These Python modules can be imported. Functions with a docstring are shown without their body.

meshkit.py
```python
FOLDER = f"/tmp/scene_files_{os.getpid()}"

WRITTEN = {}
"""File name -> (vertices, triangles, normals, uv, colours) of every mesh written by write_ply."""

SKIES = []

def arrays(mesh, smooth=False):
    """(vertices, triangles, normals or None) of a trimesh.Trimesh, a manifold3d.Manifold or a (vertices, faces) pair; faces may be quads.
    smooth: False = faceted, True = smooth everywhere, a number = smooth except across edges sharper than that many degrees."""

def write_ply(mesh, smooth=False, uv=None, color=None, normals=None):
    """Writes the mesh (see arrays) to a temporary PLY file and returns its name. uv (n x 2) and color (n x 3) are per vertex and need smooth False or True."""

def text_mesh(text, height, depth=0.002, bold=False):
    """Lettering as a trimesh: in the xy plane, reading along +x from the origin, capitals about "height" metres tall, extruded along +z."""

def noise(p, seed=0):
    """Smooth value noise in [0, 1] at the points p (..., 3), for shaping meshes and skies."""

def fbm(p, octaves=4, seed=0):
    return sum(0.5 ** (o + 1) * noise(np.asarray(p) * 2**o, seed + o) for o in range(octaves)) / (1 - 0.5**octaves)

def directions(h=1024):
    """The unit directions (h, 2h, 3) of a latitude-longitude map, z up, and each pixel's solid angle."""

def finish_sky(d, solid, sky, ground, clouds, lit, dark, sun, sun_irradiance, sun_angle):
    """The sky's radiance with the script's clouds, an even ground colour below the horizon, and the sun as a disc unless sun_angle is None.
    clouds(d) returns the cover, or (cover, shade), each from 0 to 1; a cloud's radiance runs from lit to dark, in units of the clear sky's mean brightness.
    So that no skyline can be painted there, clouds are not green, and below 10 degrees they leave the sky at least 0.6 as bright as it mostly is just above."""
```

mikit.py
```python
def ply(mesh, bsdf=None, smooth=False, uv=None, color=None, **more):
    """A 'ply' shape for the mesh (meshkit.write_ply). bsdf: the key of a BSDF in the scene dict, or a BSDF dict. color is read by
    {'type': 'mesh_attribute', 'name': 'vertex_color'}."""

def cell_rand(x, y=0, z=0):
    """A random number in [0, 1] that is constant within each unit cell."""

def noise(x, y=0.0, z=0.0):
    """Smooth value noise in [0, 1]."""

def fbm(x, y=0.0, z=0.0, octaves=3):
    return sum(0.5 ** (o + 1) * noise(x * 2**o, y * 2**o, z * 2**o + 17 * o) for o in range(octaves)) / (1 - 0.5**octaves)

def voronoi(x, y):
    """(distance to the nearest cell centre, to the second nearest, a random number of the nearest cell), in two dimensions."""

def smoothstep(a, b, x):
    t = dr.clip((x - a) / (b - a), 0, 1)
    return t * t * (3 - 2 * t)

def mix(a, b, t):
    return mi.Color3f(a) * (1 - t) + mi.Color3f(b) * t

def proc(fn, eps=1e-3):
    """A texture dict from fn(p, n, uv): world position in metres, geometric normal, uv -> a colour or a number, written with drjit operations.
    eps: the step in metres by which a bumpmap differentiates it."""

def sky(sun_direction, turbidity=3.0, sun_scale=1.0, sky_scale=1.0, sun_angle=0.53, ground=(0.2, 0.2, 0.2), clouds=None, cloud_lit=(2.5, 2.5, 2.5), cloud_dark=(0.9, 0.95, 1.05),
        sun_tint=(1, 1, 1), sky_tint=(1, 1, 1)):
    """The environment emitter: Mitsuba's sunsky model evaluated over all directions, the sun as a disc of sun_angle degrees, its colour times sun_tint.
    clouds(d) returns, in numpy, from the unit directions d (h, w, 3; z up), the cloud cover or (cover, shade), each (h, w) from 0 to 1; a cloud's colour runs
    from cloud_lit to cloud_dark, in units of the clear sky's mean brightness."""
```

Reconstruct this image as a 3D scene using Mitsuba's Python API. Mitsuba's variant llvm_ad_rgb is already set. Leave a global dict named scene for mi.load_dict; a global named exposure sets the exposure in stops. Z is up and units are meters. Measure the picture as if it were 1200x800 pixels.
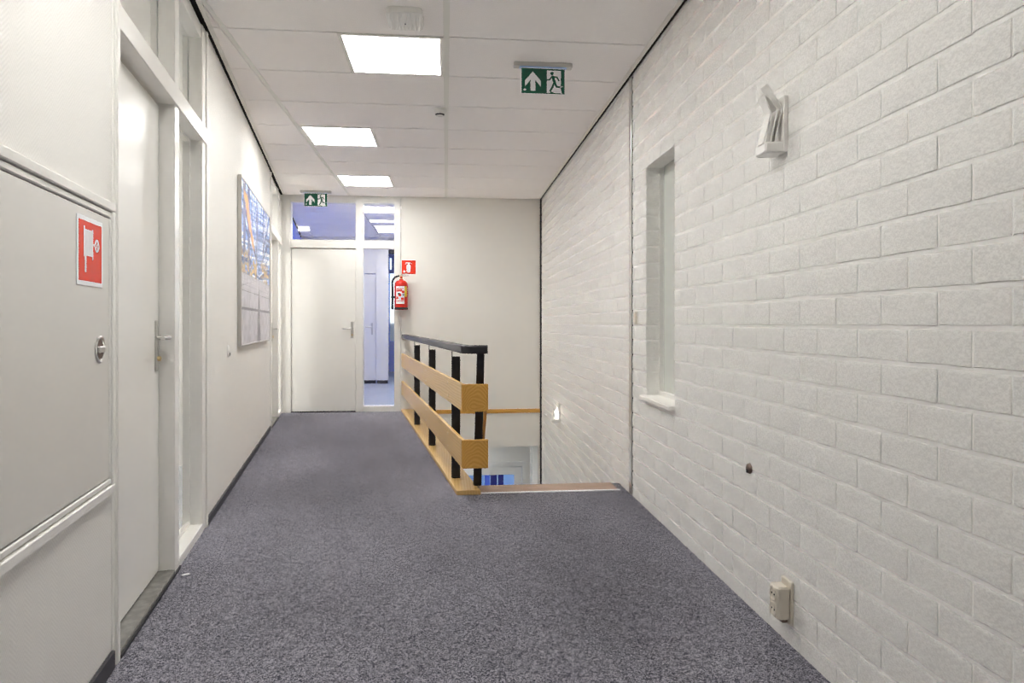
import math, random
import numpy as np, trimesh, drjit as dr, mitsuba as mi, mikit, meshkit
from shapely.geometry import Polygon, Point, LineString, box as sbox
from shapely.ops import unary_union
from shapely import affinity
T = mi.ScalarTransform4f
random.seed(7); rng = np.random.default_rng(7)
scene, labels = {'type': 'scene'}, {}

# ------------------------------------------------------------------ camera, sky, exposure
YAW, CAMZ = 0.098, 1.106
H = 2.702                      # ceiling height
scene['camera'] = {'type': 'perspective', 'fov': math.degrees(2 * math.atan(600 / 788.3)), 'fov_axis': 'x', 'near_clip': 0.05, 'far_clip': 200,
    'principal_point_offset_y': 21.0 / 800,
    'to_world': T().look_at(origin=[0, 0, CAMZ], target=[math.sin(YAW), math.cos(YAW), CAMZ], up=[0, 0, 1])}
scene['sky'] = mikit.sky([0.35, -0.45, 0.8], turbidity=4, sun_scale=0.0, sky_scale=3.6, ground=(0.2, 0.2, 0.2))
exposure = 1.27
PANEL = 9.0                    # radiance of the ceiling panels

# ------------------------------------------------------------------ materials
def rgb(*c): return {'type': 'rgb', 'value': [float(x) for x in (c if len(c) == 3 else (c[0],) * 3)]}
def srgb(r, g, b): return [((x / 255 + .055) / 1.055) ** 2.4 if x > 10 else x / 255 / 12.92 for x in (r, g, b)]
def two(b): return {'type': 'twosided', 'bsdf': b}
def prin(name, c, rough=.5, metallic=0., spec=.5, **k):
    c = c if isinstance(c, dict) else rgb(*c)
    scene[name] = two({'type': 'principled', 'base_color': c, 'roughness': rough, 'metallic': metallic, 'specular': spec, **k}); return name
def bump(name, c, fn, rough=.6, eps=1e-3, spec=.4, scale=1.0):
    c = c if isinstance(c, dict) else rgb(*c)
    scene[name] = two({'type': 'bumpmap', 'scale': scale, 'arbitrary': mikit.proc(fn, eps),
        'bsdf': {'type': 'principled', 'base_color': c, 'roughness': rough, 'specular': spec}}); return name
N, FBM = mikit.noise, mikit.fbm

def f_brickbump(p, n, uv):
    return N(p.y * 300, p.x * 300, p.z * 300) * .0006
def f_stipple_shade(p, n, uv):                                # stipple of thick paint on rough brick, its shading put into the colour
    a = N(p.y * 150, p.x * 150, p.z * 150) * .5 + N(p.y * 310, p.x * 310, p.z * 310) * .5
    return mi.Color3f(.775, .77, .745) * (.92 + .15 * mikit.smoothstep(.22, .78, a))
bump('m_brick', mikit.proc(f_stipple_shade), f_brickbump, rough=.6, eps=8e-4, spec=.25)
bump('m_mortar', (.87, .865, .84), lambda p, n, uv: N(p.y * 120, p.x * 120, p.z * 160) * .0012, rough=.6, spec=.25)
def f_paper(p, n, uv):
    s = (p.y * 1.0116) / .075
    fr = s - dr.floor(s)
    tri = dr.abs(fr - .5) * 2
    w = dr.sin((p.z / .0120 + tri * 3.0) * 6.2832)
    return w * .0004 + N(p.y * 500, p.x * 100, p.z * 500) * .0002
def f_weave_shade(p, n, uv):                                  # painted herringbone glass-fibre paper, relief shading of the weave mixed into the colour
    s_ = (p.y * 1.0116) / .075
    tri = dr.abs(s_ - dr.floor(s_) - .5) * 2
    w = dr.sin((p.z / .0120 + tri * 3.0) * 6.2832)
    return mi.Color3f(.80, .785, .75) * (.975 + .035 * w + .03 * (N(p.y * 260, p.x * 60, p.z * 260) - .5))
bump('m_paper', mikit.proc(f_weave_shade), f_paper, rough=.55, eps=1.2e-3)
prin('m_plaster', (.83, .815, .77), .6, spec=.3)
prin('m_white', (.80, .79, .755), .22, spec=.5)           # satin gloss joinery
prin('m_door', (.80, .79, .755), .32, spec=.5)
prin('m_cabinet', (.70, .685, .65), .35, spec=.4)
prin('m_tile', {**mikit.proc(lambda p, n, uv: mi.Color3f(.90, .87, .85) * (.97 + .06 * N(p.x * 350, p.y * 350)))}, .8, spec=.2)
prin('m_grid', (.80, .79, .74), .5)
prin('m_black', (.006, .006, .006), .7, spec=.2)
prin('m_dark', (.02, .02, .024), .5)
prin('m_plinth', (.035, .035, .042), .45)
prin('m_blackmetal', (.012, .012, .014), .32, spec=.5)
prin('m_handrail', (.02, .02, .024), .3, spec=.5)
prin('m_chrome', (.75, .74, .72), .22, metallic=1.)
prin('m_alu', (.55, .54, .52), .35, metallic=.9)
prin('m_brass', (.70, .55, .30), .3, metallic=1.)
prin('m_bronze', (.20, .15, .13), .4, metallic=.8)
prin('m_plastic', (.78, .77, .74), .35)
prin('m_cream', (.66, .61, .52), .35)
prin('m_red', srgb(205, 40, 28), .3)
prin('m_signred', srgb(222, 48, 20), .4)
prin('m_green', srgb(10, 78, 58), .3)
prin('m_signwhite', (.86, .86, .88), .4)
prin('m_yellow', srgb(225, 205, 60), .4)
prin('m_blue', srgb(92, 122, 222), .5)
prin('m_navy', srgb(25, 30, 110), .4)
prin('m_paleblue', srgb(170, 200, 240), .5)
prin('m_rubber', (.015, .015, .017), .5)
prin('m_stair', (.30, .29, .32), .8)
prin('m_frost', (.60, .62, .58), .12, spec=.5)
prin('m_blind', (.74, .75, .74), .4)
def f_stone(p, n, uv):
    a = FBM(p.x * 40, p.y * 40, p.z * 40, 4)
    return mikit.mix((.11, .108, .10), (.24, .235, .22), a)
prin('m_stone', mikit.proc(f_stone), .35)
def f_carpet(p, n, uv):
    r = mikit.cell_rand(p.x / .0034, p.y / .0034)
    t = r * .6 + N(p.x * 200, p.y * 200) * .4 + (N(p.x * 90, p.y * 90, 3) - .5) * .2 + (N(p.x * 30, p.y * 30, 7) - .5) * .06
    big = FBM(p.x * 1.6, p.y * 1.1, 0, 4)
    c = mikit.mix((.021, .022, .038), (.41, .40, .45), mikit.smoothstep(.08, 1.08, t))
    return c * (.62 + .72 * big)
bump('m_carpet', mikit.proc(f_carpet), lambda p, n, uv: N(p.x * 180, p.y * 180) * .003, rough=.95, spec=.08)
def f_vinyl(p, n, uv): return mikit.mix((.30, .33, .38), (.36, .38, .43), N(p.x * 60, p.y * 60))
prin('m_vinyl', mikit.proc(f_vinyl), .35)
def oak(a, l, c):                                      # a: across, l: along, c: third
    w = a + .02 * N(a * 12, l * 2.0, c * 12)
    ring = .5 + .5 * dr.sin((w * 150 + 2.5 * N(a * 20, l * 1.6, c * 20)) * 2.2)
    pore = N(a * 900, l * 22, c * 900)
    return mikit.mix((.70, .47, .20), (.56, .34, .115), ring * .55 + .25 * pore)
prin('m_oak', mikit.proc(lambda p, n, uv: oak(p.z, p.y, p.x)), .28)
prin('m_oakflat', mikit.proc(lambda p, n, uv: oak(p.x, p.y, p.z)), .28)
def f_oakend(p, n, uv):                                # cathedral figure on the short returns
    u = (p.x - .19) / .09; zz = p.z * 1.0
    q = dr.abs(u) * dr.abs(u) * .05 + dr.abs(zz - dr.floor(zz / .19) * .19 - .02) * .55
    ring = .5 + .5 * dr.sin((q * 75 + 1.2 * N(p.x * 25, p.z * 25)) * 6.28)
    return mikit.mix((.66, .37, .095), (.54, .26, .045), ring * .6 + .2 * N(p.x * 40, p.z * 700))
prin('m_oakend', mikit.proc(f_oakend), .28)
prin('m_nosing', mikit.proc(lambda p, n, uv: mikit.mix((.30, .19, .14), (.42, .29, .22), N(p.x * 9, p.y * 140))), .4)
prin('m_handle', (.62, .61, .58), .25, metallic=1.)
def f_poster(p, n, uv):
    u, v = uv.x, uv.y
    hz = .44
    below = mikit.smoothstep(hz + .01, hz - .01, v)
    dd = dr.maximum(hz - v, .004)
    fx = (u - .55) / dd * .16; fy = .22 / dd
    lx = dr.abs(fx - dr.floor(fx + .5)); ly = dr.abs(fy - dr.floor(fy + .5))
    joint = dr.maximum(mikit.smoothstep(.035, .012, lx), mikit.smoothstep(.06, .02, ly))
    tile = mikit.mix((.50, .47, .52), (.40, .38, .44), mikit.cell_rand(dr.floor(fx + .5), dr.floor(fy + .5))) * (.85 + .3 * N(u * 30, v * 30))
    tile = mikit.mix(tile, (.45, .68, .70), mikit.smoothstep(.62, .75, FBM(u * 4 + 3, v * 7, 1)) * mikit.smoothstep(.25, .1, v))
    flo = mikit.mix(tile, (.07, .06, .09), joint * .85)
    dep = dr.abs(u - .55) + .06
    vv = (v - hz) / dep
    beams = N(vv * 9, u * 2.5, 2) * .35 + N(vv * 26, u * 5, 5) * .3 + N(v * 75 - u * 8, u * 3, 9) * .35
    wallc = mikit.mix((.03, .045, .16), (.20, .33, .66), mikit.smoothstep(.34, .52, beams))
    wallc = mikit.mix(wallc, (.80, .84, .90), mikit.smoothstep(.56, .64, beams))
    cols = N(u * 26, v * 1.2, 8)
    wallc = mikit.mix(wallc, (.10, .10, .22), mikit.smoothstep(.66, .76, cols))
    boom = mikit.smoothstep(.12, .05, dr.abs(u - .12 - (.93 - v) * .80) + (.93 - v) * .10 + .05 * N(u * 30, v * 30)) * mikit.smoothstep(.60, .66, v) * mikit.smoothstep(.96, .92, v)
    wallc = mikit.mix(wallc, (.72, .36, .10), boom)
    clut = mikit.smoothstep(.42, .55, N(u * 34, v * 40, 3)) * mikit.smoothstep(.62, .54, v) * mikit.smoothstep(.04, .12, dr.abs(u - .55))
    wallc = mikit.mix(wallc, mikit.mix((.75, .48, .16), (.16, .11, .10), N(u * 50, v * 60, 4)), clut)
    return mikit.mix(wallc, flo, below)
prin('m_poster', mikit.proc(f_poster), .25)
scene['m_glass'] = {'type': 'thindielectric', 'int_ior': 1.5}

# ------------------------------------------------------------------ helpers
used = {}
def key(parent, name):
    base = f'{parent}__{name}' if parent else name
    n = used.get(base, -1) + 1
    used[base] = n
    return base if n == 0 else f'{base}_{n:03d}'
def put(name, mesh, mat, parent=None, smooth=False, **more):
    k = key(parent, name)
    scene[k] = mikit.ply(mesh, mat, smooth, **more)
    return k
def thing(name, label=None, cat=None, group=None, kind=None):
    k = key(None, name); tag(k, label, cat, group, kind); return k
def tag(k, label=None, cat=None, group=None, kind=None):
    labels[k] = {a: b for a, b in (('label', label), ('category', cat), ('group', group), ('kind', kind)) if b}
    return k
def struct(name, mesh, mat, smooth=False):
    k = put(name, mesh, mat, None, smooth); labels[k] = {'kind': 'structure'}; return k
def sroot(name):
    k = key(None, name); labels[k] = {'kind': 'structure'}; return k
class Frame:                                            # s along a wall, n out of it into the corridor, z up
    def __init__(self, a, b, n):
        L = math.hypot(1, b); self.o = np.array([a, 0, 0.]); self.d = np.array([b, 1, 0]) / L
        self.n = np.array([n * 1., -n * b, 0]) / L; self.M = np.eye(4)
        self.M[:3, 0], self.M[:3, 1], self.M[:3, 2], self.M[:3, 3] = self.d, self.n, [0, 0, 1], self.o
    def __call__(self, mesh):
        m = mesh.copy(); m.apply_transform(self.M)
        return m
    def p(self, s, n, z): return self.o + self.d * s + self.n * n + np.array([0, 0, z])
FR = Frame(1.166, .0065, -1)                            # brick wall
FL = Frame(-.7209, -.1526, 1)                           # office wall, running askew
YE = 8.572
def B(x0, x1, y0, y1, z0, z1, c=0.0):
    if c <= 0:
        return trimesh.creation.box(bounds=[[min(x0, x1), min(y0, y1), min(z0, z1)], [max(x0, x1), max(y0, y1), max(z0, z1)]])
    ax = [sorted(v) for v in ((x0, x1), (y0, y1), (z0, z1))]
    c = min([c] + [(b - a) * .45 for a, b in ax])
    pts = []
    for i in (0, 1):
        for j in (0, 1):
            for k in (0, 1):
                q = [ax[0][i], ax[1][j], ax[2][k]]; sg = [1 - 2 * i, 1 - 2 * j, 1 - 2 * k]
                for a in range(3):
                    pts.append([q[b] + (sg[b] * c if b != a else 0) for b in range(3)])
    return trimesh.convex.convex_hull(np.array(pts))
def cat(*m): return trimesh.util.concatenate([x for y in m for x in (y if isinstance(y, (list, tuple)) else [y])])
def tube(path, r, seg=12, closed_ends=True):
    P = np.array(path, float); n = len(P)
    r = np.full(n, r) if np.isscalar(r) else np.array(r)
    t = np.gradient(P, axis=0); t /= np.linalg.norm(t, axis=1, keepdims=True)
    a = np.cross(t[0], [0, 0, 1] if abs(t[0][2]) < .9 else [1, 0, 0]); a /= np.linalg.norm(a)
    V = []
    for i in range(n):
        a = a - t[i] * (a @ t[i]); a /= np.linalg.norm(a); b = np.cross(t[i], a)
        for k in range(seg):
            w = 2 * math.pi * k / seg; V.append(P[i] + r[i] * (math.cos(w) * a + math.sin(w) * b))
    F = []
    for i in range(n - 1):
        for k in range(seg):
            k2 = (k + 1) % seg; F += [[i * seg + k, i * seg + k2, (i + 1) * seg + k2], [i * seg + k, (i + 1) * seg + k2, (i + 1) * seg + k]]
    V += [P[0], P[-1]]
    for k in range(seg):
        k2 = (k + 1) % seg; F += [[n * seg, k2, k], [n * seg + 1, (n - 1) * seg + k, (n - 1) * seg + k2]]
    m = trimesh.Trimesh(np.array(V), np.array(F), process=False)
    if m.volume < 0: m.invert()
    return m
def lathe(prof, seg=32):
    return trimesh.creation.revolve(np.array(prof, float), sections=seg)
def shift(m, x=0, y=0, z=0):
    m = m.copy(); m.apply_translation([x, y, z]); return m
def turn(m, deg, axis, at=(0, 0, 0)):
    m = m.copy(); m.apply_transform(trimesh.transformations.rotation_matrix(math.radians(deg), axis, at)); return m
def flat(shape, depth):
    gs = getattr(shape, 'geoms', [shape])
    return cat([trimesh.creation.extrude_polygon(g, depth, engine='earcut') for g in gs if g.area > 1e-9])
def upright(m, n_axis='-y'):                            # xy drawing -> xz plane; its front faces -y
    m = m.copy(); V = m.vertices.copy(); m.vertices = np.stack([V[:, 0], -V[:, 2], V[:, 1]], 1); return m
def on_wall(frame, m, s, n, z, flip):                   # xy drawing -> wall; x runs along s (flip: against), front into the corridor
    V = m.vertices; q = np.stack([s + (-V[:, 0] if flip else V[:, 0]), n + V[:, 2], z + V[:, 1]], 1)
    m2 = trimesh.Trimesh(q, m.faces.copy(), process=False)
    m2 = frame(m2)
    if m2.volume < 0: m2.invert()
    return m2
def fixed(m):
    if m.volume < 0: m.invert()
    return m
def quad(pts): return trimesh.Trimesh(np.array(pts, float), [[0, 1, 2], [0, 2, 3]], process=False)

# ------------------------------------------------------------------ floor
def left_x(y): return -.7209 - .1526 * y
def right_x(y): return 1.166 + .0065 * y
def rail_x(y, off=0.): return .061 - .1486 * (y - 4.40) + off
well = Polygon([(.205, 4.575), (right_x(4.575) + .3, 4.575), (right_x(YE) + .3, YE), (rail_x(YE) + .14, YE)])
notch = sbox(.222, 4.385, 1.140, 4.60)
corr = Polygon([(left_x(-2.4) - .12, -2.4), (right_x(-2.4) + .05, -2.4), (right_x(YE) + .02, YE), (left_x(YE) - .12, YE)])
fl = flat(corr.difference(well).difference(notch), .02); fl.apply_translation([0, 0, -.02])
k = struct('floor', fl, 'm_carpet')
sub = flat(corr.difference(well), .24); sub.apply_translation([0, 0, -.265])
put('slab', sub, 'm_plaster', k)

# ------------------------------------------------------------------ brick walls on the right
PITCH, ROW, JH, JV, BD = .214, .0935, .0125, .0065, .10
def brick_mesh(seed):
    r = np.random.default_rng(seed)
    L, Hh, c, rec = PITCH - JV, ROW - JH, .008, .0020
    us = [0, c * .6, L * .33, L * .66, L - c * .6, L]; zs = [0, c * .8, Hh * .5, Hh - c, Hh]
    V, F = [], []
    for j, z in enumerate(zs):
        for i, u in enumerate(us):
            e = i in (0, len(us) - 1) or j in (0, len(zs) - 1)
            side = i in (0, len(us) - 1) and 0 < j < len(zs) - 1
            n_, wz = r.normal(0, .0004), r.normal(0, .0009)
            V.append([u, -.0010 if side else (-rec if j else .0003) if e else n_, z + wz])
    nu, nz = len(us), len(zs)
    for j in range(nz - 1):
        for i in range(nu - 1):
            a = j * nu + i; F += [[a, a + 1, a + nu + 1], [a, a + nu + 1, a + nu]]
    edge = list(range(nu)) + [j * nu + nu - 1 for j in range(1, nz)] + [(nz - 1) * nu + i for i in range(nu - 2, -1, -1)] + [j * nu for j in range(nz - 2, 0, -1)]
    b0 = len(V)
    for e in edge: V.append([V[e][0], -BD, V[e][2]])
    for i in range(len(edge)):
        i2 = (i + 1) % len(edge); F += [[edge[i], b0 + i, b0 + i2], [edge[i], b0 + i2, edge[i2]]]
    m = trimesh.Trimesh(np.array(V), np.array(F), process=False)
    m.fix_normals()
    return m, L
BR = [brick_mesh(i) for i in range(8)]
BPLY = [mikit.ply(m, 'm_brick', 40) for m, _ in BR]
MR = T(FR.M)
def lay(root, s0, s1, rows, holes, score, limit=300):
    cells = []
    for r in rows:
        z = 1.1025 + ROW * r
        s = 1.2975 + .107 * (r % 2) - PITCH * 30
        while s < s1:
            a, b = max(s, s0), min(s + PITCH - JV, s1)
            segs = [(a, b)] if b - a > .015 else []
            for (h0, h1, hz0, hz1) in holes:
                if hz0 < z + .045 < hz1:
                    segs = [q for (x, y) in segs for q in ((x, min(y, h0)), (max(x, h1), y)) if q[1] - q[0] > .012]
            cells += [(x, y, z) for x, y in segs]
            s += PITCH
    cells.sort(key=lambda c: -score(c))
    for i, (a, b, z) in enumerate(cells[:limit]):
        v = rng.integers(8)
        scene[key(root, 'brick')] = {**BPLY[v], 'to_world': MR @ T().translate([a, float(rng.normal(0, .0005)), z]).scale([(b - a) / BR[v][1], 1, 1])}
    rest = []
    for a, b, z in cells[limit:]:
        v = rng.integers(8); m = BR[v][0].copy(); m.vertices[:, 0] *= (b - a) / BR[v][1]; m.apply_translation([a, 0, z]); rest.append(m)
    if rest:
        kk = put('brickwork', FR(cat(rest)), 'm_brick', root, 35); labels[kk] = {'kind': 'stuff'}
def in_frame(c):
    p = FR.p((c[0] + c[1]) / 2, 0, c[2] + .04); d = p[0] * math.sin(YAW) + p[1] * math.cos(YAW); x = p[0] * math.cos(YAW) - p[1] * math.sin(YAW)
    u, v = 600 + 788.3 * x / max(d, .1), 379 - 788.3 * (p[2] - CAMZ) / max(d, .1)
    return (1 if d > .2 and -10 < u < 1215 and -10 < v < 810 else 0), 1 / max(d, .1)
W0, W1, WZ0, WZ1 = 3.412, 3.927, .672, 2.106
STRIP0, STRIP1 = 4.225, 4.305
MB = -.0026                                             # mortar face
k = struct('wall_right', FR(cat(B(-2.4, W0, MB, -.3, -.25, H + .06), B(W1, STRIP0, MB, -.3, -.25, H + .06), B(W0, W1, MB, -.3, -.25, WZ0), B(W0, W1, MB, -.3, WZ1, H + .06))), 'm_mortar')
lay(k, -2.4, STRIP0, range(-12, 18), [(W0, W1, WZ0, WZ1 - .03)], lambda c: in_frame(c)[0] * 10 + in_frame(c)[1])
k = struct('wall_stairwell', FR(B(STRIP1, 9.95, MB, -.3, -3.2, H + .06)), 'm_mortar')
def far_score(c):
    seen = in_frame(c)[0] and c[2] + .05 > -.18 * (c[0] - 4.5)
    return (10 if seen and c[0] < 8.6 else 0) + in_frame(c)[1]
lay(k, STRIP1, 9.95, range(-26, 18), [], far_score)
# expansion joint profile
k = sroot('trim_1')
put('profile', FR(cat(B(STRIP0 + .012, STRIP1 - .012, -.02, .006, 0.0, H, .002))), 'm_chrome', k)
put('joint', FR(cat(B(STRIP0 - .004, STRIP0 + .012, -.06, -.002, 0.0, H), B(STRIP1 - .012, STRIP1 + .002, -.06, -.002, 0, H))), 'm_dark', k)
k = sroot('trim_2'); put('joint', FR(B(8.545, 8.572, -.05, .018, -3, H)), 'm_dark', k)

# ------------------------------------------------------------------ slit window in the brick wall
k = sroot('window_1')
put('frame', FR(cat(B(W0, W0 + .03, -.14, -.08, WZ0, WZ1, .002), B(W1 - .012, W1, -.14, -.08, WZ0, WZ1, .002), B(W0, W1, -.14, -.08, WZ1 - .02, WZ1, .002), B(W0, W1, -.14, -.08, WZ0, WZ0 + .03, .002))), 'm_white', k)
put('pane', FR(B(W0 + .01, W1 - .008, -.112, -.106, WZ0 + .01, WZ1 - .01)), 'm_frost', k)
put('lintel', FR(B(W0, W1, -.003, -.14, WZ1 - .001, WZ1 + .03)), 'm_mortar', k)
put('sill', FR(B(W0 - .012, W1 + .03, -.10, .034, WZ0 - .022, WZ0 + .006, .006)), 'm_white', k)

# ------------------------------------------------------------------ office wall on the left
LF = lambda *a, c=0.0: fixed(FL(B(*a, c)))
D1 = dict(s0=2.318, s1=3.867, d0=2.385, d1=3.135, p1=3.215, g1=3.745)
D2 = dict(s0=7.300, s1=8.660, d0=7.36, d1=8.175, p1=8.245, g1=8.60)
k = struct('wall_left', cat(LF(-2.4, D1['s0'], -.10, 0, -.02, H), LF(D1['s1'], D2['s0'], -.10, 0, -.02, H)), 'm_paper')
put('corner_bead', cat(LF(2.300, D1['s0'] + .004, -.02, .004, .0, H, c=.003)), 'm_plaster', k)
k = struct('baseboard_left', cat(LF(D1['s1'] + .012, D2['s0'], 0, .012, 0, .045, c=.003), LF(-2.4, D1['s0'] - .02, 0, .012, 0, .06, c=.003)), 'm_plinth')

def door_set(D, name, handle_s, ajar=0):
    k = sroot(name); s0, s1, d0, d1, p1, g1 = (D[x] for x in ('s0', 's1', 'd0', 'd1', 'p1', 'g1'))
    F0, F1 = -.095, .004
    put('stile', LF(s0, s0 + .028, F0, .014, 0, H - .012, c=.004), 'm_white', k)
    put('stile', LF(s0 + .028, d0 + .004, F0, -.02, 0, H - .012, c=.003), 'm_white', k)
    put('post', LF(d1, p1, F0, F1, .0, H - .012, c=.003), 'm_white', k)
    put('stile', LF(g1, s1 - .04, F0, F1, 0, H - .012, c=.003), 'm_white', k)
    put('stile', LF(s1 - .036, s1, F0, .012, 0, H - .012, c=.003), 'm_white', k)
    put('transom_bar', LF(s0 + .028, s1 - .04, F0, .012, 2.073, 2.157, c=.003), 'm_white', k)
    put('head', LF(s0 + .028, s1 - .04, F0, -.004, 2.615, H - .012, c=.003), 'm_white', k)
    put('sill', LF(p1, g1, F0, .006, 0, .046, c=.003), 'm_white', k)
    put('glazing_bead', cat(LF(p1, g1, -.075, -.055, .046, .066), LF(g1 - .012, g1, -.078, -.055, .046, 2.073), LF(p1, g1, -.078, -.055, 2.06, 2.073)), 'm_white', k)
    put('door_stop', cat(LF(d1 - .012, d1, F0, -.072, .02, 2.073), LF(d0, d1, F0, -.072, 2.061, 2.073)), 'm_cream', k)
    for a, b, z0, z1 in ((d0, d1, 2.157, 2.615), (p1, g1, 2.157, 2.615), (p1, g1, .05, 2.073)):
        put('pane', LF(a, b, -.068, -.064, z0, z1), 'm_glass', k)
    leaf = put('door_leaf', LF(d0 + .003, d1 - .014, -.098, -.058, .028, 2.058, c=.002), 'm_door', k)
    put('threshold', LF(d0 - .02, d1, F0, .006, .0, .022, c=.003), 'm_stone', k)
    put('threshold_shade', LF(d0 - .02, p1, .006, .012, .0, .012), 'm_dark', k)  # dark strip painted in for the shade under the stone front edge
    # handle: long plate, lever, cylinder
    hs = d1 - .062
    put('handle_plate', LF(hs - .018, hs + .018, -.058, -.050, .90, 1.12, c=.004), 'm_handle', leaf)
    lev = [FL.p(hs, -.05, 1.045), FL.p(hs, -.012, 1.045), FL.p(hs - .012, -.002, 1.045), FL.p(hs - .12, -.002, 1.045)]
    put('lever', tube(lev, .009), 'm_handle', leaf, 40)
    put('lock_cylinder', tube([FL.p(hs, -.052, .955), FL.p(hs, -.038, .955)], .011), 'm_brass', leaf, 40)
    put('lock_case', cat(LF(d1 - .0145, d1 - .004, -.094, -.060, .93, 1.09)), 'm_bronze', k)
    return k
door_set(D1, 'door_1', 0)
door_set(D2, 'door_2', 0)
# venetian blind behind the first sidelight, office behind the wall
k = thing('venetian_blind', 'pale closed venetian blind behind the narrow glass beside the first door on the left', 'blind')
sl = []
for i in range(78):
    m = turn(B(0, .62, -.012, .012, -.0008, .0008), 28, [1, 0, 0]); sl.append(shift(m, 3.17, -.16, .10 + i * .0253))
kk = put('slat', fixed(FL(cat(sl))), 'm_blind', k); labels[kk] = {'kind': 'stuff'}
put('headrail', LF(3.16, 3.80, -.185, -.135, 2.06, 2.09), 'm_blind', k)
put('bottom_rail', LF(3.17, 3.79, -.175, -.145, .06, .085), 'm_blind', k)
k = struct('wall_office', cat(LF(1.4, 8.66, -2.7, -2.6, 0, 2.75), LF(1.3, 1.4, -2.7, -.1, 0, 2.75), LF(8.66, 8.76, -2.7, -.0, 0, 2.75), LF(5.6, 5.7, -2.6, -.1, 0, 2.75)), 'm_plaster')
struct('floor_office', LF(1.3, 8.76, -2.7, -.095, -.05, 0), 'm_vinyl')
struct('ceiling_office', LF(1.3, 8.76, -2.7, -.1, 2.66, 2.78), 'm_plaster')

# ------------------------------------------------------------------ ceiling: tiles, bearing strips, edge trim
XB, Y0 = .003, 3.766
k = struct('ceiling', flat(Polygon([(-2.4, -2.45), (1.5, -2.45), (1.5, YE + .1), (-2.4, YE + .1)]), .04), 'm_dark'); CE = k
scene[k] = mikit.ply(shift(flat(Polygon([(-2.4, -2.45), (1.5, -2.45), (1.5, YE + .1), (-2.4, YE + .1)]), .04), z=H + .05), 'm_dark')
GAP, TR = .019, .026
inner = Polygon([(left_x(y) + GAP + TR, y) for y in (-2.4, YE)] + [(right_x(y) - GAP - TR, y) for y in (YE, -2.4)])
inner = inner.buffer(0)
lights_at = [(0, -1, 1), (3, -1, 0), (6, -1, 0), (-4, -1, 1)]   # row, bay, half; last is an unseen panel, row picked for wall brightness
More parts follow.
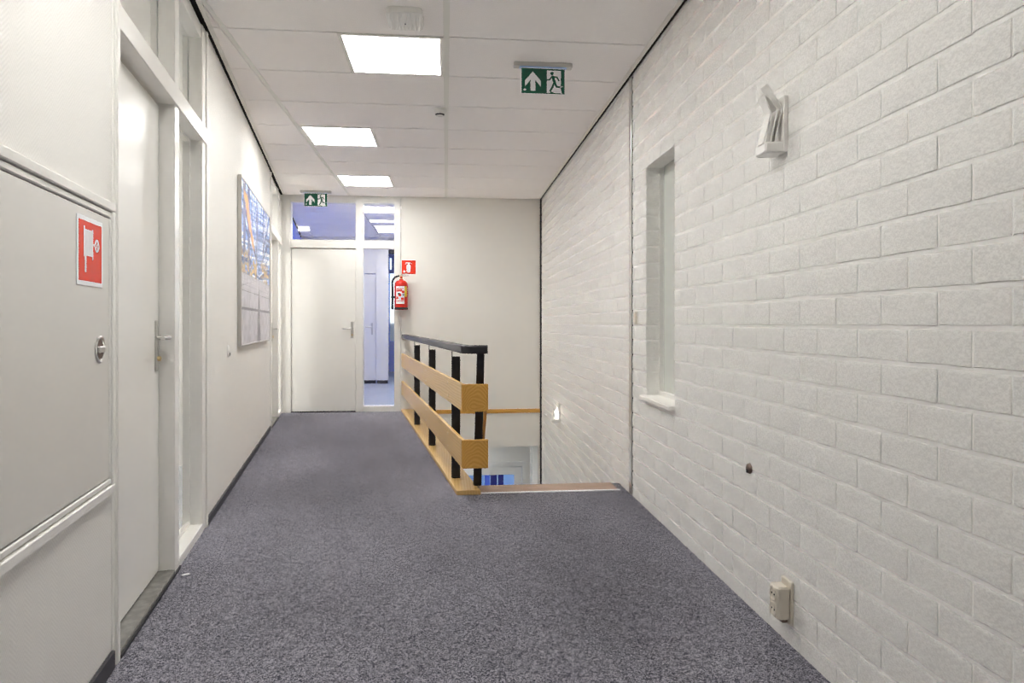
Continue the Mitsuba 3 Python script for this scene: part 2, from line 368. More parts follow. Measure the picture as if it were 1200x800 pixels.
def lightbox(r, h):
    x0 = XB - 1.2 + .6 * h; y0 = Y0 + .6 * r
    return x0 + (.015 if h == 0 else 0), x0 + .6 - (.015 if h else 0), y0, y0 + .6
for bay in range(-2, 2):
    for r in range(-11, 9):
        x0, x1 = XB + 1.2 * bay + .017, XB + 1.2 * (bay + 1) - .017
        y0, y1 = Y0 + .6 * r + .004, Y0 + .6 * (r + 1) - .004
        cell = sbox(x0, y0, x1, min(y1, YE - .004))
        if y0 > YE - .02: continue
        for (lr, lb, h) in lights_at:
            if lr == r and lb == bay:
                a = lightbox(lr, h); cell = cell.difference(sbox(a[0] - .002, y0 - .01, a[1] + .002, y1 + .01))
        cell = cell.intersection(inner)
        for g in getattr(cell, 'geoms', [cell]):
            if g.area < .004: continue
            put('ceiling_tile', shift(flat(g, .0045), z=H), 'm_tile', CE)
for bx in (-2, -1, 0):
    x = XB + 1.2 * bx
    g = sbox(x - .0135, -2.4, x + .0135, YE).intersection(inner)
    g2 = sbox(x - .024, -2.4, x + .024, YE).intersection(inner)
    if g.area > 0: put('bearing_strip', cat(shift(flat(g, .01), z=H + .001), shift(flat(g2, .01), z=H + .006)), 'm_grid', CE)
k = sroot('trim_3')
put('edge_angle', fixed(FR(cat(B(-2.4, YE / 1.0, GAP, GAP + TR, H - .004, H + .0), B(-2.4, YE, GAP, GAP + .002, H, H + .05)))), 'm_grid', k)
put('gap_shade_strip', fixed(FR(B(-2.4, 8.66, .001, GAP, H + .001, H + .02))), 'm_black', k)  # black strip fills the open gap in place of its shade
k = sroot('trim_4')
put('edge_angle', cat(LF(-2.4, 8.66, GAP, GAP + TR, H - .004, H), LF(-2.4, 8.66, GAP, GAP + .002, H, H + .05)), 'm_grid', k)
put('gap_shade_strip', LF(-2.4, 8.66, -.1, GAP, H + .001, H + .02), 'm_black', k)  # solid black here stands for the shade inside the gap

def panel_light(x0, x1, y0, y1, label, group=None, power=PANEL, col=(1.0, .985, .95), z=H):
    k = thing('ceiling_light', label, 'ceiling light', group); f = .022
    fr = cat(B(x0, x1, y0, y0 + f, z - .004, z + .02, .001), B(x0, x1, y1 - f, y1, z - .004, z + .02, .001), B(x0, x0 + f, y0 + f, y1 - f, z - .004, z + .02, .001), B(x1 - f, x1, y0 + f, y1 - f, z - .004, z + .02, .001))
    put('frame', fr, 'm_grid', k)
    put('diffuser', quad([[x0 + f, y0 + f, z], [x0 + f, y1 - f, z], [x1 - f, y1 - f, z], [x1 - f, y0 + f, z]]), 'm_signwhite', k,
        emitter={'type': 'area', 'radiance': rgb(*[c * power for c in col])})
    return k
G = 'square ceiling light panels in the corridor'
for (r, b, h), t in zip(lights_at, ('square lit ceiling panel nearest the viewer, largest of the corridor', 'square lit ceiling panel between the largest panel and the farthest one', 'square lit ceiling panel farthest away, near the end wall',
        'assumed unseen ceiling panel above the hose cabinet, row chosen for wall brightness')):
    x0, x1, y0, y1 = lightbox(r, h)
    panel_light(x0, x1, y0 + .003, y1 - .003, t, G)

# ------------------------------------------------------------------ end wall: door_3 with sidelight and transoms, plain wall, slab edge
XL, XD0, XD1, XM, XS, XW = -2.03, -1.912, -1.122, -1.030, -.647, -.560
k = struct('wall_end', cat(B(XW, 1.24, YE, YE + .12, 0.012, H + .06)), 'm_plaster')
put('slab_edge', cat(B(rail_x(YE) - .02, 1.24, YE - .004, YE + .3, -.467, -.03)), 'm_plaster', k)
put('oak_strip', B(rail_x(YE) + .10, 1.235, YE - .022, YE + .02, -.035, .013, .003), 'm_oakend', k)
k = sroot('door_3'); Y1, Y2 = YE - .012, YE + .10
put('stile', cat(B(XL - .12, XD0 - .02, Y1 + .004, Y2, 0, H), B(XD0 - .02, XD0, Y1, Y2, 0, H, .002)), 'm_white', k)
put('mullion', B(XD1, XM, Y1, Y2, 0, H - .02, .003), 'm_white', k)
put('stile', B(XS, XW - .004, Y1, Y2, 0, H - .02, .003), 'm_white', k)
put('head', B(XD0, XW - .004, Y1 + .001, Y2, 2.612, H + .05, .003), 'm_white', k)
put('transom_bar', B(XD0, XS, Y1 + .001, Y2, 2.046, 2.150, .003), 'm_white', k)
put('bottom_rail', B(XM, XS, Y1 + .001, Y2, 0, .072, .003), 'm_white', k)
for a, b, z0, z1 in ((XD0, XD1, 2.15, 2.612), (XM, XS, 2.15, 2.612), (XM, XS, .072, 2.046)):
    put('pane', B(a, b, YE + .045, YE + .05, z0, z1), 'm_glass', k)
leaf = put('door_leaf', B(XD0 + .004, XD1 - .004, YE + .012, YE + .052, .012, 2.036, .002), 'm_door', k)
put('door_stop', cat(B(XD0, XD1, YE + .054, YE + .075, 2.02, 2.046), B(XD1 - .012, XD1, YE + .054, YE + .075, .012, 2.046), B(XD0, XD0 + .012, YE + .054, YE + .075, .012, 2.046)), 'm_white', k)
put('threshold', B(XD0, XD1, YE - .002, YE + .05, 0, .012), 'm_dark', k)
put('handle_plate', B(-1.185, -1.150, YE + .004, YE + .013, .93, 1.13, .003), 'm_handle', leaf)
put('lever', tube([(-1.167, YE + .005, 1.045), (-1.167, YE - .045, 1.045), (-1.18, YE - .055, 1.045), (-1.285, YE - .055, 1.045)], .009), 'm_handle', leaf, 40)
put('lock_cylinder', tube([(-1.167, YE + .008, .965), (-1.167, YE - .004, .965)], .011), 'm_brass', leaf, 40)
put('hinge', B(XD0 - .004, XD0 + .008, YE - .004, YE + .014, 1.80, 1.88), 'm_handle', leaf); put('hinge', B(XD0 - .004, XD0 + .008, YE - .004, YE + .014, .22, .30), 'm_handle', leaf)

# corridor beyond the glass
YP = 12.6
lx = lambda y: left_x(y)
k = struct('wall_beyond', cat(quad([[lx(YE), YE + .1, 0], [lx(15.6), 15.6, 0], [lx(15.6), 15.6, H], [lx(YE), YE + .1, H]])), 'm_blue')
struct('floor_beyond', B(-4, 1.3, YE + .1, 15.8, -.05, 0), 'm_vinyl')
ck = struct('ceiling_beyond', B(-4, 1.3, YE + .1, 15.8, H + .02, H + .12), 'm_dark')
for j in range(8):
    ya = YE + .115 + .6 * j
    for i in range(-3, 1):
        xa = XB + 1.2 * i
        if (j in (1, 3, 5)) and i == -1:
            put('ceiling_tile', B(xa + .004, xa + 1.196, ya + .30, ya + .597, H, H + .015, .002), 'm_tile', ck)
        else: put('ceiling_tile', B(xa + .006, xa + 1.194, ya + .006, ya + .594, H, H + .015, .002), 'm_tile', ck)
struct('shade_trim_5', fixed(FL(B(8.80, 15.9, .0, .02, H - .02, H))), 'm_black')  # black strip drawn in for shade in the gap under this ceiling
struct('wall_beyond_right', B(.30, .40, YE + .12, 15.8, 0, H + .02), 'm_plaster')
k = struct('wall_partition', cat(B(-3.2, -1.62, YP, YP + .1, 0, H + .02), B(-1.62, -1.28, YP, YP + .1, 2.03, H + .02), B(-1.28, -1.06, YP - .02, YP + .1, .06, H + .02)), 'm_white')
put('plinth', B(-1.26, -1.07, YP - .012, YP + .05, 0, .06), 'm_dark', k)
k = sroot('door_4')
put('door_leaf', B(-1.62, -1.285, YP + .02, YP + .06, .06, 2.02, .002), 'm_door', k)
put('plinth', B(-1.62, -1.30, YP + .025, YP + .06, 0, .06), 'm_dark', k)
put('handle_plate', B(-1.375, -1.34, YP + .008, YP + .02, .9, 1.12, .003), 'm_handle', 'door_4__door_leaf')
put('lever', tube([(-1.357, YP + .01, 1.04), (-1.357, YP - .04, 1.04), (-1.47, YP - .045, 1.04)], .009), 'm_handle', 'door_4__door_leaf', 40)
k = struct('wall_beyond_end', cat(B(-4, -1.305, 15.6, 15.8, 0, H), B(-1.305, .4, 15.6, 15.8, 0, .70), B(-1.305, .4, 15.6, 15.8, 2.62, H)), 'm_blue')
k = sroot('window_2')
put('frame', cat(B(-1.305, .4, 15.62, 15.7, 2.26, 2.34, .003), B(-1.31, -1.285, 15.60, 15.7, .7, 2.62, .003), B(-.7, -.64, 15.62, 15.7, .7, 2.62, .003)), 'm_blue', k)
put('upper_panel', B(-1.235, -.70, 15.62, 15.70, 2.34, 2.62, .003), 'm_blue', k)
put('pane', quad([[-1.30, 15.72, .7], [.3, 15.72, .7], [.3, 15.72, 2.62], [-1.30, 15.72, 2.62]]), 'm_glass', k)
for j, t in ((1, 'long ceiling light panel just beyond the glazed end door'), (3, 'long ceiling light panel in the middle beyond the end glazing'), (5, 'long ceiling light panel deepest beyond the end glazing')):
    ya = YE + .115 + .6 * j
    panel_light(XB - 1.195, XB - .005, ya + .005, ya + .295, t, 'long ceiling light panels beyond the end glazing', power=7.5, col=(1.0, .98, .98))

for y, t in ((4.0, 'added unseen ceiling panel brightening the office behind the first door'), (7.0, 'added unseen ceiling panel brightening the office behind the second door')):
    x = left_x(y) - 1.3
    panel_light(x - .3, x + .3, y - .3, y + .3, t, 'added office ceiling lights', power=26.0, z=2.655)  # unseen panels added to brighten the glazing from the office side
# back of the corridor, behind the viewer
struct('wall_back', B(left_x(-2.4) - .1, right_x(-2.4) + .1, -2.5, -2.4, 0, H + .06), 'm_plaster')

# ------------------------------------------------------------------ stairwell and lower hall
LZ = -3.05
k = struct('wall_well', cat(quad([[rail_x(4.575) + .14, 4.575, LZ], [rail_x(YE) + .14, YE, LZ], [rail_x(YE) + .14, YE, -.265], [rail_x(4.575) + .14, 4.575, -.265]])), 'm_plaster')
struct('floor_lower', B(-1.5, 1.3, 4.5, 9.9, LZ - .1, LZ), 'm_vinyl')
struct('ceiling_lower', B(-1.5, 1.24, YE + .28, 9.9, -.467, -.40), 'm_plaster')
struct('wall_lower_left', B(-1.6, -1.5, YE - .2, 9.9, LZ, -.40), 'm_plaster')
YL = 9.82
k = struct('wall_lower_end', cat(B(-1.5, .10, YL, YL + .1, LZ, -.4), B(.10, 1.26, YL, YL + .1, -.915, -.4), B(1.165, 1.26, YL, YL + .1, LZ, -.915)), 'm_plaster')
put('pillar', B(1.185, 1.30, YE + .09, YE + .62, LZ, -.467), 'm_plaster', k)
k = sroot('door_5')
put('frame', cat(B(.10, .16, YL - .015, YL + .08, LZ, -.915, .003), B(1.11, 1.165, YL - .015, YL + .08, LZ, -.915, .003), B(.16, 1.11, YL - .015, YL + .08, -.985, -.915, .003)), 'm_white', k)
leaf = put('door_leaf', cat(B(.165, .30, YL + .01, YL + .05, LZ + .02, -.99, .003), B(1.0, 1.105, YL + .01, YL + .05, LZ + .02, -.99, .003), B(.30, 1.0, YL + .01, YL + .05, -1.11, -.99, .003), B(.30, 1.0, YL + .01, YL + .05, LZ + .02, LZ + .25, .003)), 'm_white', k)
put('pane', B(.30, 1.0, YL + .028, YL + .033, LZ + .25, -1.11), 'm_glass', leaf)
k = thing('blue_facade', 'blue and navy panelled front seen through the glass of the lower door', 'facade')
for x0, x1, m in ((-.6, .50, 'm_paleblue'), (.50, .56, 'm_signwhite'), (.56, .66, 'm_paleblue'), (.67, .76, 'm_blue'), (.77, .88, 'm_navy'), (.90, .99, 'm_navy'), (.99, 1.6, 'm_paleblue')):
    put('panel', B(x0, x1, 11.6, 11.66, LZ - .1, -.6, .004), m, k)
struct('ground', B(-30, 30, 9.95, 60, LZ - .2, LZ - .1), 'm_vinyl')
k = thing('staircase', 'stairs leading down behind the wooden railing', 'stairs')
put('nosing', B(.222, 1.142, 4.388, 4.585, -.03, .004, .004), 'm_nosing', k)
put('nosing_strip', B(.224, 1.150, 4.366, 4.390, -.02, .006, .002), 'm_signwhite', k)
for i in range(15):
    z, y = -.19 * (i + 1), 4.575 + .235 * i
    put('step', cat(B(.22 - .1486 * (y + .2 - 4.575), right_x(y) - .006, y, y + .26, z - .03, z, .004), B(.22 - .1486 * (y + .2 - 4.575), right_x(y) - .006, y, y + .02, z, z + .16)), 'm_stair', k)
def lamp_light(): pass
lk = panel_light(-.3, .3, 9.05, 9.35, 'added unseen ceiling panel lighting the hall below the stairs', None, power=7.0, z=-.468)  # panel added out of sight to whiten the lower hall

# ------------------------------------------------------------------ railing
k = thing('railing', 'oak board railing with black posts and black handrail beside the stair opening', 'railing')
def RX(y, off): return rail_x(y, off)
def skew(m):                                            # box drawn with x = offset from the railing line
    V = m.vertices.copy(); V[:, 0] += .061 - .1486 * (V[:, 1] - 4.40); m = m.copy(); m.vertices = V; return m
Yf = YE - .014
def sk(x0, x1, y0, y1, z0, z1, c=.003):
    m = B(x0, x1, y0, y1, z0, z1, c)
    return skew(m)
put('base_plank', sk(0, .155, 4.348, Yf, 0, .030), 'm_oakflat', k)
ZB = ((.562, .731), (.211, .386))
YF = 4.168                                              # face of the short returns
for z0, z1 in ZB:
    bd = put('board', sk(.002, .027, YF + .022, Yf, z0, z1), 'm_oak', k)
    put('return_board', B(RX(YF, .003), RX(YF, .003) + .163, YF, YF + .024, z0 - .002, z1, .003), 'm_oakend', k)
    for py in (4.72, 6.00, 7.25):
        for dz in (.040, .132):
            c = np.array([RX(py, .002), py, z0 + dz])
            put('bolt', tube([c + [.004, 0, 0], c + [-.0045, -.0006, 0]], [.009, .007], 10), 'm_brass', bd, 40)
for py in (4.73, 6.01, 7.257):
    x = RX(py, .0275)
    put('post', B(x, x + .060, py - .03, py + .03, .028, .875, .004), 'm_blackmetal', k)
    put('pin', B(x + .001, x + .007, py - .02, py + .02, .87, .925), 'm_blackmetal', k)
ep = B(-.027, .027, -.020, .020, 0, .90, .004)
V = ep.vertices.copy(); tt = V[:, 2] / .9
V[:, 0] = V[:, 0] * (1 - .15 * tt) + .2085 + .010 * tt; V[:, 1] += 4.49 - .25 * tt; V[:, 2] += .028; ep.vertices = V
put('post', ep, 'm_blackmetal', k)
# handrail: flattened round profile swept along run and return
def sweep(profile, path):
    P = np.array(path, float); n = len(P); V = []
    for i in range(n):
        t0 = P[i] - P[i - 1] if i else P[1] - P[0]; t1 = P[i + 1] - P[i] if i < n - 1 else t0
        t0 = t0 / np.linalg.norm(t0); t1 = t1 / np.linalg.norm(t1); t = t0 + t1; t /= np.linalg.norm(t)
        side = np.cross(t, [0, 0, 1]); side /= np.linalg.norm(side); k_ = 1 / max(.4, float(t @ t0))
        for a, b in profile: V.append(P[i] + side * a * k_ + np.array([0, 0, b]))
    m = len(profile); F = []
    for i in range(n - 1):
        for j in range(m):
            j2 = (j + 1) % m; F += [[i * m + j, i * m + j2, (i + 1) * m + j2], [i * m + j, (i + 1) * m + j2, (i + 1) * m + j]]
    V += [P[0], P[-1]]
    for j in range(m):
        j2 = (j + 1) % m; F += [[n * m, j2, j], [n * m + 1, (n - 1) * m + j, (n - 1) * m + j2]]
    o = trimesh.Trimesh(np.array(V), np.array(F), process=False)
    if o.volume < 0: o.invert()
    return o
prof = []
for cx, cz, a0 in ((.020, .014, 0), (-.020, .014, 90), (-.020, -.014, 180), (.020, -.014, 270)):
    for q in range(5):
        w = math.radians(a0 + q * 22.5); prof.append((cx + .012 * math.cos(w), cz + .012 * math.sin(w)))
hx = lambda y: RX(y, .034); ZH = .945; YC = YF + .062
path = [(hx(Yf), Yf, ZH), (hx(6.5), 6.5, ZH), (hx(YC), YC, ZH)]
for q in range(1, 7):
    w = math.radians(8 + 82 * q / 6)
    path.append((hx(YC) + .035 * (1 - math.cos(w)) + .004 * q / 6, YC - .035 * math.sin(w), ZH))
path += [(path[-1][0] + .05, path[-1][1], ZH), (.250, path[-1][1], ZH), (.258, path[-1][1], ZH)]
hm = sweep(prof, path)
put('handrail', hm, 'm_handrail', k, 40)
# sloping oak rail that follows the stairs
SH = thing('stair_handrail', 'sloping oak board with dark rail following the stairs down behind the railing', 'handrail')
st = B(.262, .284, 0, 2.6, -.045, .045, .003); V = st.vertices.copy(); V[:, 2] += .56 - .80 * V[:, 1]; V[:, 1] += 4.62; st.vertices = V
put('sloping_board', st, 'm_oakend', SH)
st = tube([(.272, 4.62, .66), (.272, 7.12, -1.34)], .018, 10); put('sloping_handrail', st, 'm_blackmetal', SH, 40)

# ------------------------------------------------------------------ hose cabinet, its sign and lock
k = thing('hose_cabinet', 'flush grey fire hose cabinet door with white moulded frame on the left wall', 'cabinet')
c0, c1, cz0, cz1 = 1.30, 2.283, .570, 1.487
fw = .030
def ring(a, b, n0, n1, z0, z1, w, c=.003):
    return cat(LF(a, b, n0, n1, z1 - w, z1, c=c), LF(a, b, n0, n1, z0, z0 + w, c=c), LF(a, a + w, n0, n1, z0 + w, z1 - w, c=c), LF(b - w, b, n0, n1, z0 + w, z1 - w, c=c))
put('frame', ring(c0, c1, -.02, .018, cz0, cz1, .028), 'm_white', k)
put('inner_frame', ring(c0 + .030, c1 - .019, -.02, .012, cz0 + .031, cz1 - .031, .018), 'm_white', k)
door = put('cabinet_door', LF(c0 + .052, c1 - .040, -.02, .010, cz0 + .053, cz1 - .053, c=.002), 'm_cabinet', k)
put('rebate', LF(c0 + .01, c1 - .01, -.02, .001, cz0 + .01, cz1 - .01), 'm_dark', k)
lc = (2.157, 1.028)
def disc(r0, r1, prof_=None): pass
def wall_lathe(frame, prof_, s, n, z, seg=28):
    m = lathe(prof_, seg); V = m.vertices.copy(); m.vertices = np.stack([s + V[:, 0], n + V[:, 2], z + V[:, 1]], 1)
    return fixed(frame(m))
lk = put('lock_ring', wall_lathe(FL, [(.030, 0), (.041, 0), (.042, .003), (.038, .006), (.032, .004), (.030, .0)], lc[0], .010, lc[1]), 'm_chrome', door, 40)
put('lock_dish', wall_lathe(FL, [(0, .001), (.031, .001), (.031, .002), (0, .0022)], lc[0], .010, lc[1]), 'm_bronze', lk)
put('lock_bar', LF(lc[0] - .027, lc[0] + .027, .011, .020, lc[1] - .010, lc[1] + .010, c=.003), 'm_chrome', lk)
k = thing('hose_reel_sign', 'square red sign with white fire hose reel symbol on the cabinet door', 'sign')
S0, S1, SZ0, SZ1 = 1.972, 2.175, 1.214, 1.410
put('backing', LF(S0, S1, .0105, .0125, SZ0, SZ1, c=.0008), 'm_signwhite', k)
put('red_field', LF(S0 + .012, S1 - .010, .0125, .0132, SZ0 + .013, SZ1 - .013), 'm_signred', k)
W = S1 - S0
reel = unary_union([sbox(.052, .075, .115, .150), sbox(.047, .071, .053, .158), sbox(.114, .066, .120, .154), sbox(.056, .028, .066, .075), sbox(.115, .108, .145, .114), Point(.152, .111).buffer(.019)])
reel = reel.difference(unary_union([sbox(.061 + i * .0115, .080, .0635 + i * .0115, .146) for i in range(5)] + [Point(.152, .119).buffer(.005), Point(.152, .103).buffer(.005), Point(.143, .111).buffer(.004), Point(.161, .111).buffer(.004)]))
put('symbol', on_wall(FL, flat(reel, .0008), S0, .0132, SZ0 + .010, False), 'm_signwhite', k)

# ------------------------------------------------------------------ poster on the left wall
k = thing('poster', 'large framed photo print of a blue industrial hall on the left wall', 'poster')
P0, P1, PZ0, PZ1 = 5.009, 7.014, .942, 2.170
put('frame', cat(LF(P0, P1, .004, .028, PZ1 - .012, PZ1, c=.002), LF(P0, P1, .004, .028, PZ0, PZ0 + .012, c=.002), LF(P0, P0 + .012, .004, .028, PZ0 + .012, PZ1 - .012, c=.002), LF(P1 - .012, P1, .004, .028, PZ0 + .012, PZ1 - .012, c=.002)), 'm_alu', k)
pm = trimesh.Trimesh([FL.p(P0 + .012, .0235, PZ0 + .012), FL.p(P1 - .012, .0235, PZ0 + .012), FL.p(P1 - .012, .0235, PZ1 - .012), FL.p(P0 + .012, .0235, PZ1 - .012)], [[0, 1, 2], [0, 2, 3]], process=False)
put('print', pm, 'm_poster', k, uv=np.array([[0, 0], [1, 0], [1, 1], [0, 1.]]))
put('back_board', LF(P0 + .01, P1 - .01, .0, .022, PZ0 + .01, PZ1 - .01), 'm_plastic', k)

# round wall point below the poster
k = thing('wall_outlet', 'small round white wall point left of and below the poster', 'outlet')
put('cover', wall_lathe(FL, [(0, .012), (.022, .012), (.036, .007), (.042, .0), (0, .0)], 4.60, 0, .925), 'm_plastic', k, 40)
put('socket', wall_lathe(FL, [(0, .013), (.012, .013), (.012, .0125), (0, .0125)], 4.60, 0.0, .905), 'm_dark', k)

# ------------------------------------------------------------------ right wall fittings
def wall_lamp(s, z, label, lit):                         # s: near edge of the fins, z: underside of the base
    k = thing('wall_lamp', label, 'wall lamp', 'white wall lamps with three bent fins')
    R = lambda *a, c=.002: fixed(FR(B(*a, c)))
    put('back_plate', R(s - .010, s + .075, .0, .016, z + .004, z + .20), 'm_plastic', k)
    put('base', R(s - .008, s + .073, .010, .082, z, z + .040, c=.006), 'm_plastic', k)
    put('bulb', FR(shift(lathe([(0, -.04), (.008, -.038), (.010, -.03), (.010, .03), (.007, .037), (0, .04)], 14), s + .045, .040, z + .085)), 'm_signwhite', k, 40,
        **({'emitter': {'type': 'area', 'radiance': rgb(70, 64, 52)}} if lit else {}))
    put('bulb_cap', R(s + .033, s + .057, .028, .052, z + .04, z + .050), 'm_dark', k)
    for (nt, zt, nk, zk, nb, zb, wd) in ((.068, .240, .014, .158, .044, .030, .050), (.077, .208, .030, .153, .058, .030, .045), (.079, .200, .055, .142, .083, .034, .046)):
        th = .0035
        pg = Polygon([(nt, z + zt), (nk, z + zk), (nb, z + zb), (nb + th, z + zb), (nk + th * 1.2, z + zk), (nt + th, z + zt)])
        m = trimesh.creation.extrude_polygon(pg.buffer(0), wd, engine='earcut')
        V = m.vertices.copy(); m.vertices = np.stack([s + V[:, 2], V[:, 0], V[:, 1]], 1)
        put('fin', fixed(FR(m)), 'm_plastic', k)
    return k
wall_lamp(2.235, 1.697, 'white wall lamp with bent fins, unlit, high on the near brick wall', False)
wall_lamp(7.08, .05, 'lit white wall lamp with bent fins low on the stairwell wall', True)

k = thing('wall_socket', 'cream double wall socket box just above the carpet on the brick wall', 'socket')
R = lambda *a, c=.002: fixed(FR(B(*a, c)))
ss, sz = 2.222, .149
put('mounting_plate', R(ss - .036, ss + .036, 0, .010, sz - .075, sz + .075, c=.003), 'm_cream', k)
body = put('housing', R(ss - .031, ss + .031, .010, .056, sz - .056, sz + .056, c=.006), 'm_cream', k)
for dz in (.026, -.026):
    kk = put('socket', wall_lathe(FR, [(.0225, .0), (.0225, .003), (.0195, .003), (.0195, .0005), (0, .0005), (0, 0)], ss, .056, sz + dz), 'm_cream', k, 40)
    put('contact', cat([wall_lathe(FR, [(0, .0012), (.0035, .0012), (.0035, .0), (0, 0)], ss + q, .0563, sz + dz, 10) for q in (-.0095, .0095)]), 'm_dark', kk)
put('lower_bracket', R(ss - .012, ss + .03, .010, .03, sz - .073, sz - .056), 'm_bronze', k)

k = thing('wall_plug', 'small round brown metal cap low on the near brick wall', 'cap')
put('cap', wall_lathe(FR, [(0, .012), (.012, .011), (.019, .006), (.021, 0), (0, 0)], 2.526, 0, .540), 'm_bronze', k, 40)
put('hole', wall_lathe(FR, [(0, .0135), (.008, .0125), (.008, .010), (0, .010)], 2.526, 0, .531), 'm_dark', k)

k = thing('bell_push', 'small cream wall button between the metal strip and the slit window', 'button')
put('body', R(4.10, 4.145, 0, .018, 1.105, 1.180, c=.004), 'm_cream', k)
put('base_plate', R(4.098, 4.147, 0, .006, 1.098, 1.184), 'm_plastic', k)  # pale plastic base behind the button body

# ------------------------------------------------------------------ exit signs
def capsule(a, b, r): return LineString([a, b]).buffer(r)
def exit_sign(xc, yc, label):
    k = thing('exit_sign', label, 'exit sign', 'green emergency exit signs under the ceiling')
    rail = put('rail', B(xc - .18, xc + .18, yc - .028, yc + .028, H - .026, H, .003), 'm_alu', k)
    put('light_strip', B(xc - .145, xc + .145, yc - .020, yc + .020, H - .0275, H - .0255), 'm_paleblue', rail)
    w, h = .272, .158; z0 = H - .030 - h
    put('plate', B(xc - w / 2, xc + w / 2, yc - .004, yc + .004, z0, z0 + h + .006, .001), 'm_signwhite', k)
    x0 = xc - w / 2
    fld = lambda poly, d, off: fixed(shift(upright(flat(poly, d)), x0, yc - .004 - off, z0))
    put('green_field', fld(sbox(.003, .003, w - .003, h - .003), .0006, 0), 'm_green', k)
    arrow = Polygon([(.073, .137), (.122, .080), (.122, .044), (.088, .084), (.088, .018), (.058, .018), (.058, .084), (.024, .044), (.024, .080)])
    put('arrow', fld(unary_union([arrow, Point(.020, .024).buffer(.006), Point(.026, .024).buffer(.006)]), .0005, .0006), 'm_signwhite', k)
    man = unary_union([Point(.191, .128).buffer(.0105), capsule((.196, .107), (.208, .072), .0085), capsule((.189, .106), (.176, .090), .0045), capsule((.176, .090), (.160, .088), .0045),
        capsule((.203, .108), (.222, .106), .0045), capsule((.222, .106), (.233, .086), .0045), capsule((.205, .074), (.190, .036), .0058), capsule((.190, .036), (.180, .022), .0058),
        capsule((.209, .072), (.219, .048), .0058), capsule((.219, .048), (.244, .045), .0055), capsule((.184, .012), (.196, .010), .005)])
    doorway = Polygon([(.159, .008), (.254, .008), (.246, .030), (.246, .146), (.159, .146)]).difference(man).difference(sbox(.159, .003, .17, .006))
    tail = capsule((.244, .045), (.255, .050), .003)
    put('pictogram', fld(unary_union([doorway, tail]), .0005, .0006), 'm_signwhite', k)
exit_sign(.594, 4.095, 'larger green exit sign with arrow and running man hanging near the brick wall')
exit_sign(-1.557, 8.285, 'small green exit sign with arrow and running man above the end door')

# ------------------------------------------------------------------ access point and smoke detector on the ceiling
k = thing('access_point', 'white ribbed wireless access point on the ceiling above the largest light panel', 'access point')
ax0, ax1, ay0, ay1 = -.302, -.118, 3.418, 3.632
def rrect(x0, x1, y0, y1, r): return sbox(x0 + r, y0 + r, x1 - r, y1 - r).buffer(r, quad_segs=6)
lay_ = [flat(rrect(ax0, ax1, ay0, ay1, .03), .012), ]
m = cat(shift(flat(rrect(ax0 + .004, ax1 - .004, ay0 + .004, ay1 - .004, .03), .010), z=H - .010))
put('mount', m, 'm_plastic', k)
pts = []
for z, ins in ((H - .008, .0), (H - .026, .0), (H - .031, .002), (H - .034, .007)):
    for q in np.array(rrect(ax0 + ins, ax1 - ins, ay0 + ins, ay1 - ins, .03).exterior.coords): pts.append([q[0], q[1], z])
shell = put('shell', trimesh.convex.convex_hull(np.array(pts)), 'm_plastic', k, 30)
for i in range(8):
    x = ax0 + .018 + i * .0212
    put('rib', B(x - .004, x + .004, ay0 + .010, ay1 - .010, H - .0362, H - .032, .002), 'm_plastic', shell)
put('status_light', tube([(-.21, 3.545, H - .034), (-.21, 3.545, H - .0385)], .0035, 10), 'm_dark', shell)
k = thing('smoke_detector', 'small round white smoke detector on the ceiling strip beside the second light', 'smoke detector')
m = lathe([(0, -.046), (.022, -.045), (.036, -.036), (.041, -.022), (.05, -.016), (.05, 0), (0, 0)], 32)
put('body', fixed(shift(m, -.044, 5.045, H)), 'm_plastic', k, 40)
put('vent', shift(lathe([(.026, -.0445), (.034, -.0395), (.0345, -.0365), (.026, -.0385)], 24), -.044, 5.045, H), 'm_dark', k)

# ------------------------------------------------------------------ fire extinguisher and its sign
EX, EY = -.553, YE - .105
k = thing('fire_extinguisher', 'red fire extinguisher with black hose hanging on the end wall', 'fire extinguisher')
E0 = 1.278
prof_ = [(0, .004), (.070, .0), (.080, .004), (.080, .03), (.0785, .034), (.0795, .040), (.0795, .31), (.074, .335), (.055, .358), (.026, .368), (.024, .38), (0, .38)]
put('cylinder', shift(lathe(prof_, 40), EX, EY, E0), 'm_red', k, 40)
put('foot_ring', shift(lathe([(.0802, .002), (.082, .004), (.082, .026), (.0802, .028)], 40), EX, EY, E0), 'm_dark', k)
put('valve', shift(lathe([(0, .38), (.018, .38), (.018, .415), (.012, .43), (0, .43)], 20), EX, EY, E0), 'm_brass', k, 40)
put('lever', cat(B(EX - .012, EX + .09, EY - .012, EY + .012, E0 + .418, E0 + .428, .003), turn(B(EX - .012, EX + .10, EY - .012, EY + .012, E0 + .432, E0 + .440, .003), -12, [0, 1, 0], (EX, EY, E0 + .43))), 'm_alu', k)
put('safety_pin', B(EX - .008, EX + .012, EY - .03, EY - .012, E0 + .39, E0 + .41, .003), 'm_red', k)
hose = []
for t in np.linspace(0, 1, 26):
    if t < .4:
        w = t / .4 * math.pi / 2; hose.append((EX - .02 - .088 * math.sin(w), EY - .03, E0 + .33 + .088 * math.cos(w)))
    else: hose.append((EX - .108 + .004 * math.sin((t - .4) * 5), EY - .03, E0 + .33 - (t - .4) / .6 * .275))
put('hose', tube(hose, .0115, 10), 'm_rubber', k, 40)
put('hose_clip', B(EX - .122, EX - .07, EY - .045, EY - .015, E0 + .145, E0 + .165, .003), 'm_rubber', k)
put('nozzle', tube([hose[-1], (hose[-1][0], hose[-1][1], hose[-1][2] - .05)], [.012, .015], 10), 'm_rubber', k, 40)
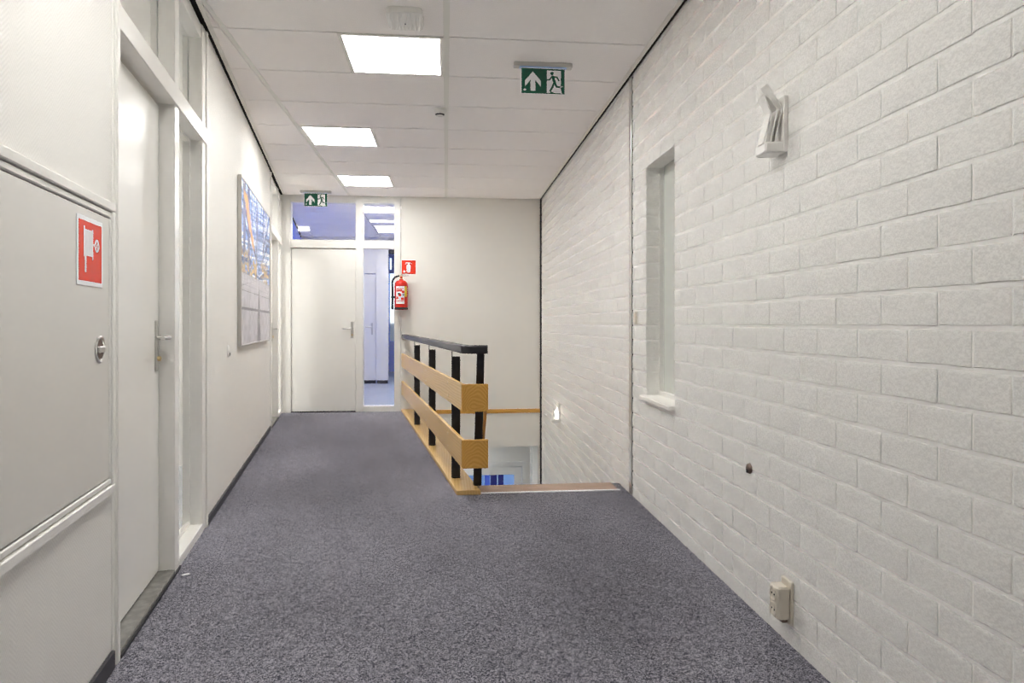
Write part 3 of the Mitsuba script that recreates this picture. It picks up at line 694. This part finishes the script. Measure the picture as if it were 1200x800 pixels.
def wrap(a0, a1, z0, z1, r):                            # a patch of the cylinder's skin; angle 0 faces the viewer
    n = 10; V, F = [], []
    for i in range(n + 1):
        w = math.radians(a0 + (a1 - a0) * i / n)
        for z in (z0, z1): V.append([EX + r * math.sin(w), EY - r * math.cos(w), E0 + z])
    for i in range(n): F += [[2 * i, 2 * i + 2, 2 * i + 3], [2 * i, 2 * i + 3, 2 * i + 1]]
    return trimesh.Trimesh(np.array(V), np.array(F), process=False)
lab = put('label', wrap(-48, 34, .07, .29, .0803), 'm_signwhite', k)
for a in ((-44, 22, .252, .262), (-44, 10, .225, .245), (-20, 4, .165, .20), (8, 32, .205, .235), (-44, -24, .13, .16), (2, 30, .12, .15), (-44, 30, .105, .113)):
    put('red_mark', wrap(*a, .0807), 'm_signred', lab)
for a in ((-26, -8, .185, .205), (16, 30, .175, .19)): put('dark_mark', wrap(*a, .0808), 'm_dark', lab)
put('side_label', wrap(36, 62, .16, .29, .0803), 'm_yellow', k)
put('bracket', cat(B(EX - .03, EX + .03, YE - .04, YE, E0 + .20, E0 + .34, .003)), 'm_alu', k)
k = thing('extinguisher_sign', 'square red sign with white extinguisher symbol above the fire extinguisher', 'sign')
q0, q1, qz0, qz1 = -.551, -.381, 1.731, 1.902
put('plate', B(q0, q1, YE - .004, YE, qz0, qz1, .001), 'm_signred', k)
sym = unary_union([rrect(.058, .108, .022, .120, .012), sbox(.074, .118, .092, .138), sbox(.050, .134, .105, .146), capsule((.052, .140), (.044, .120), .004), capsule((.105, .140), (.125, .130), .003)]).difference(sbox(.062, .034, .104, .038))
flame = unary_union([Polygon([(.018, .018), (.042, .018), (.046, .034), (.038, .044), (.034, .034), (.028, .052), (.020, .040), (.014, .030)])])
put('symbol', fixed(shift(upright(flat(unary_union([sym, flame]), .0008)), q0, YE - .004, qz0)), 'm_signwhite', k)

# scrap of lint on the carpet
k = thing('paper_scrap', 'tiny white scrap lying on the carpet in front of the first door threshold', 'scrap')
put('body', turn(B(-1.156, -1.124, 3.083, 3.097, 0, .003, .001), 35, [0, 0, 1], (-1.14, 3.09, 0)), 'm_signwhite', k)
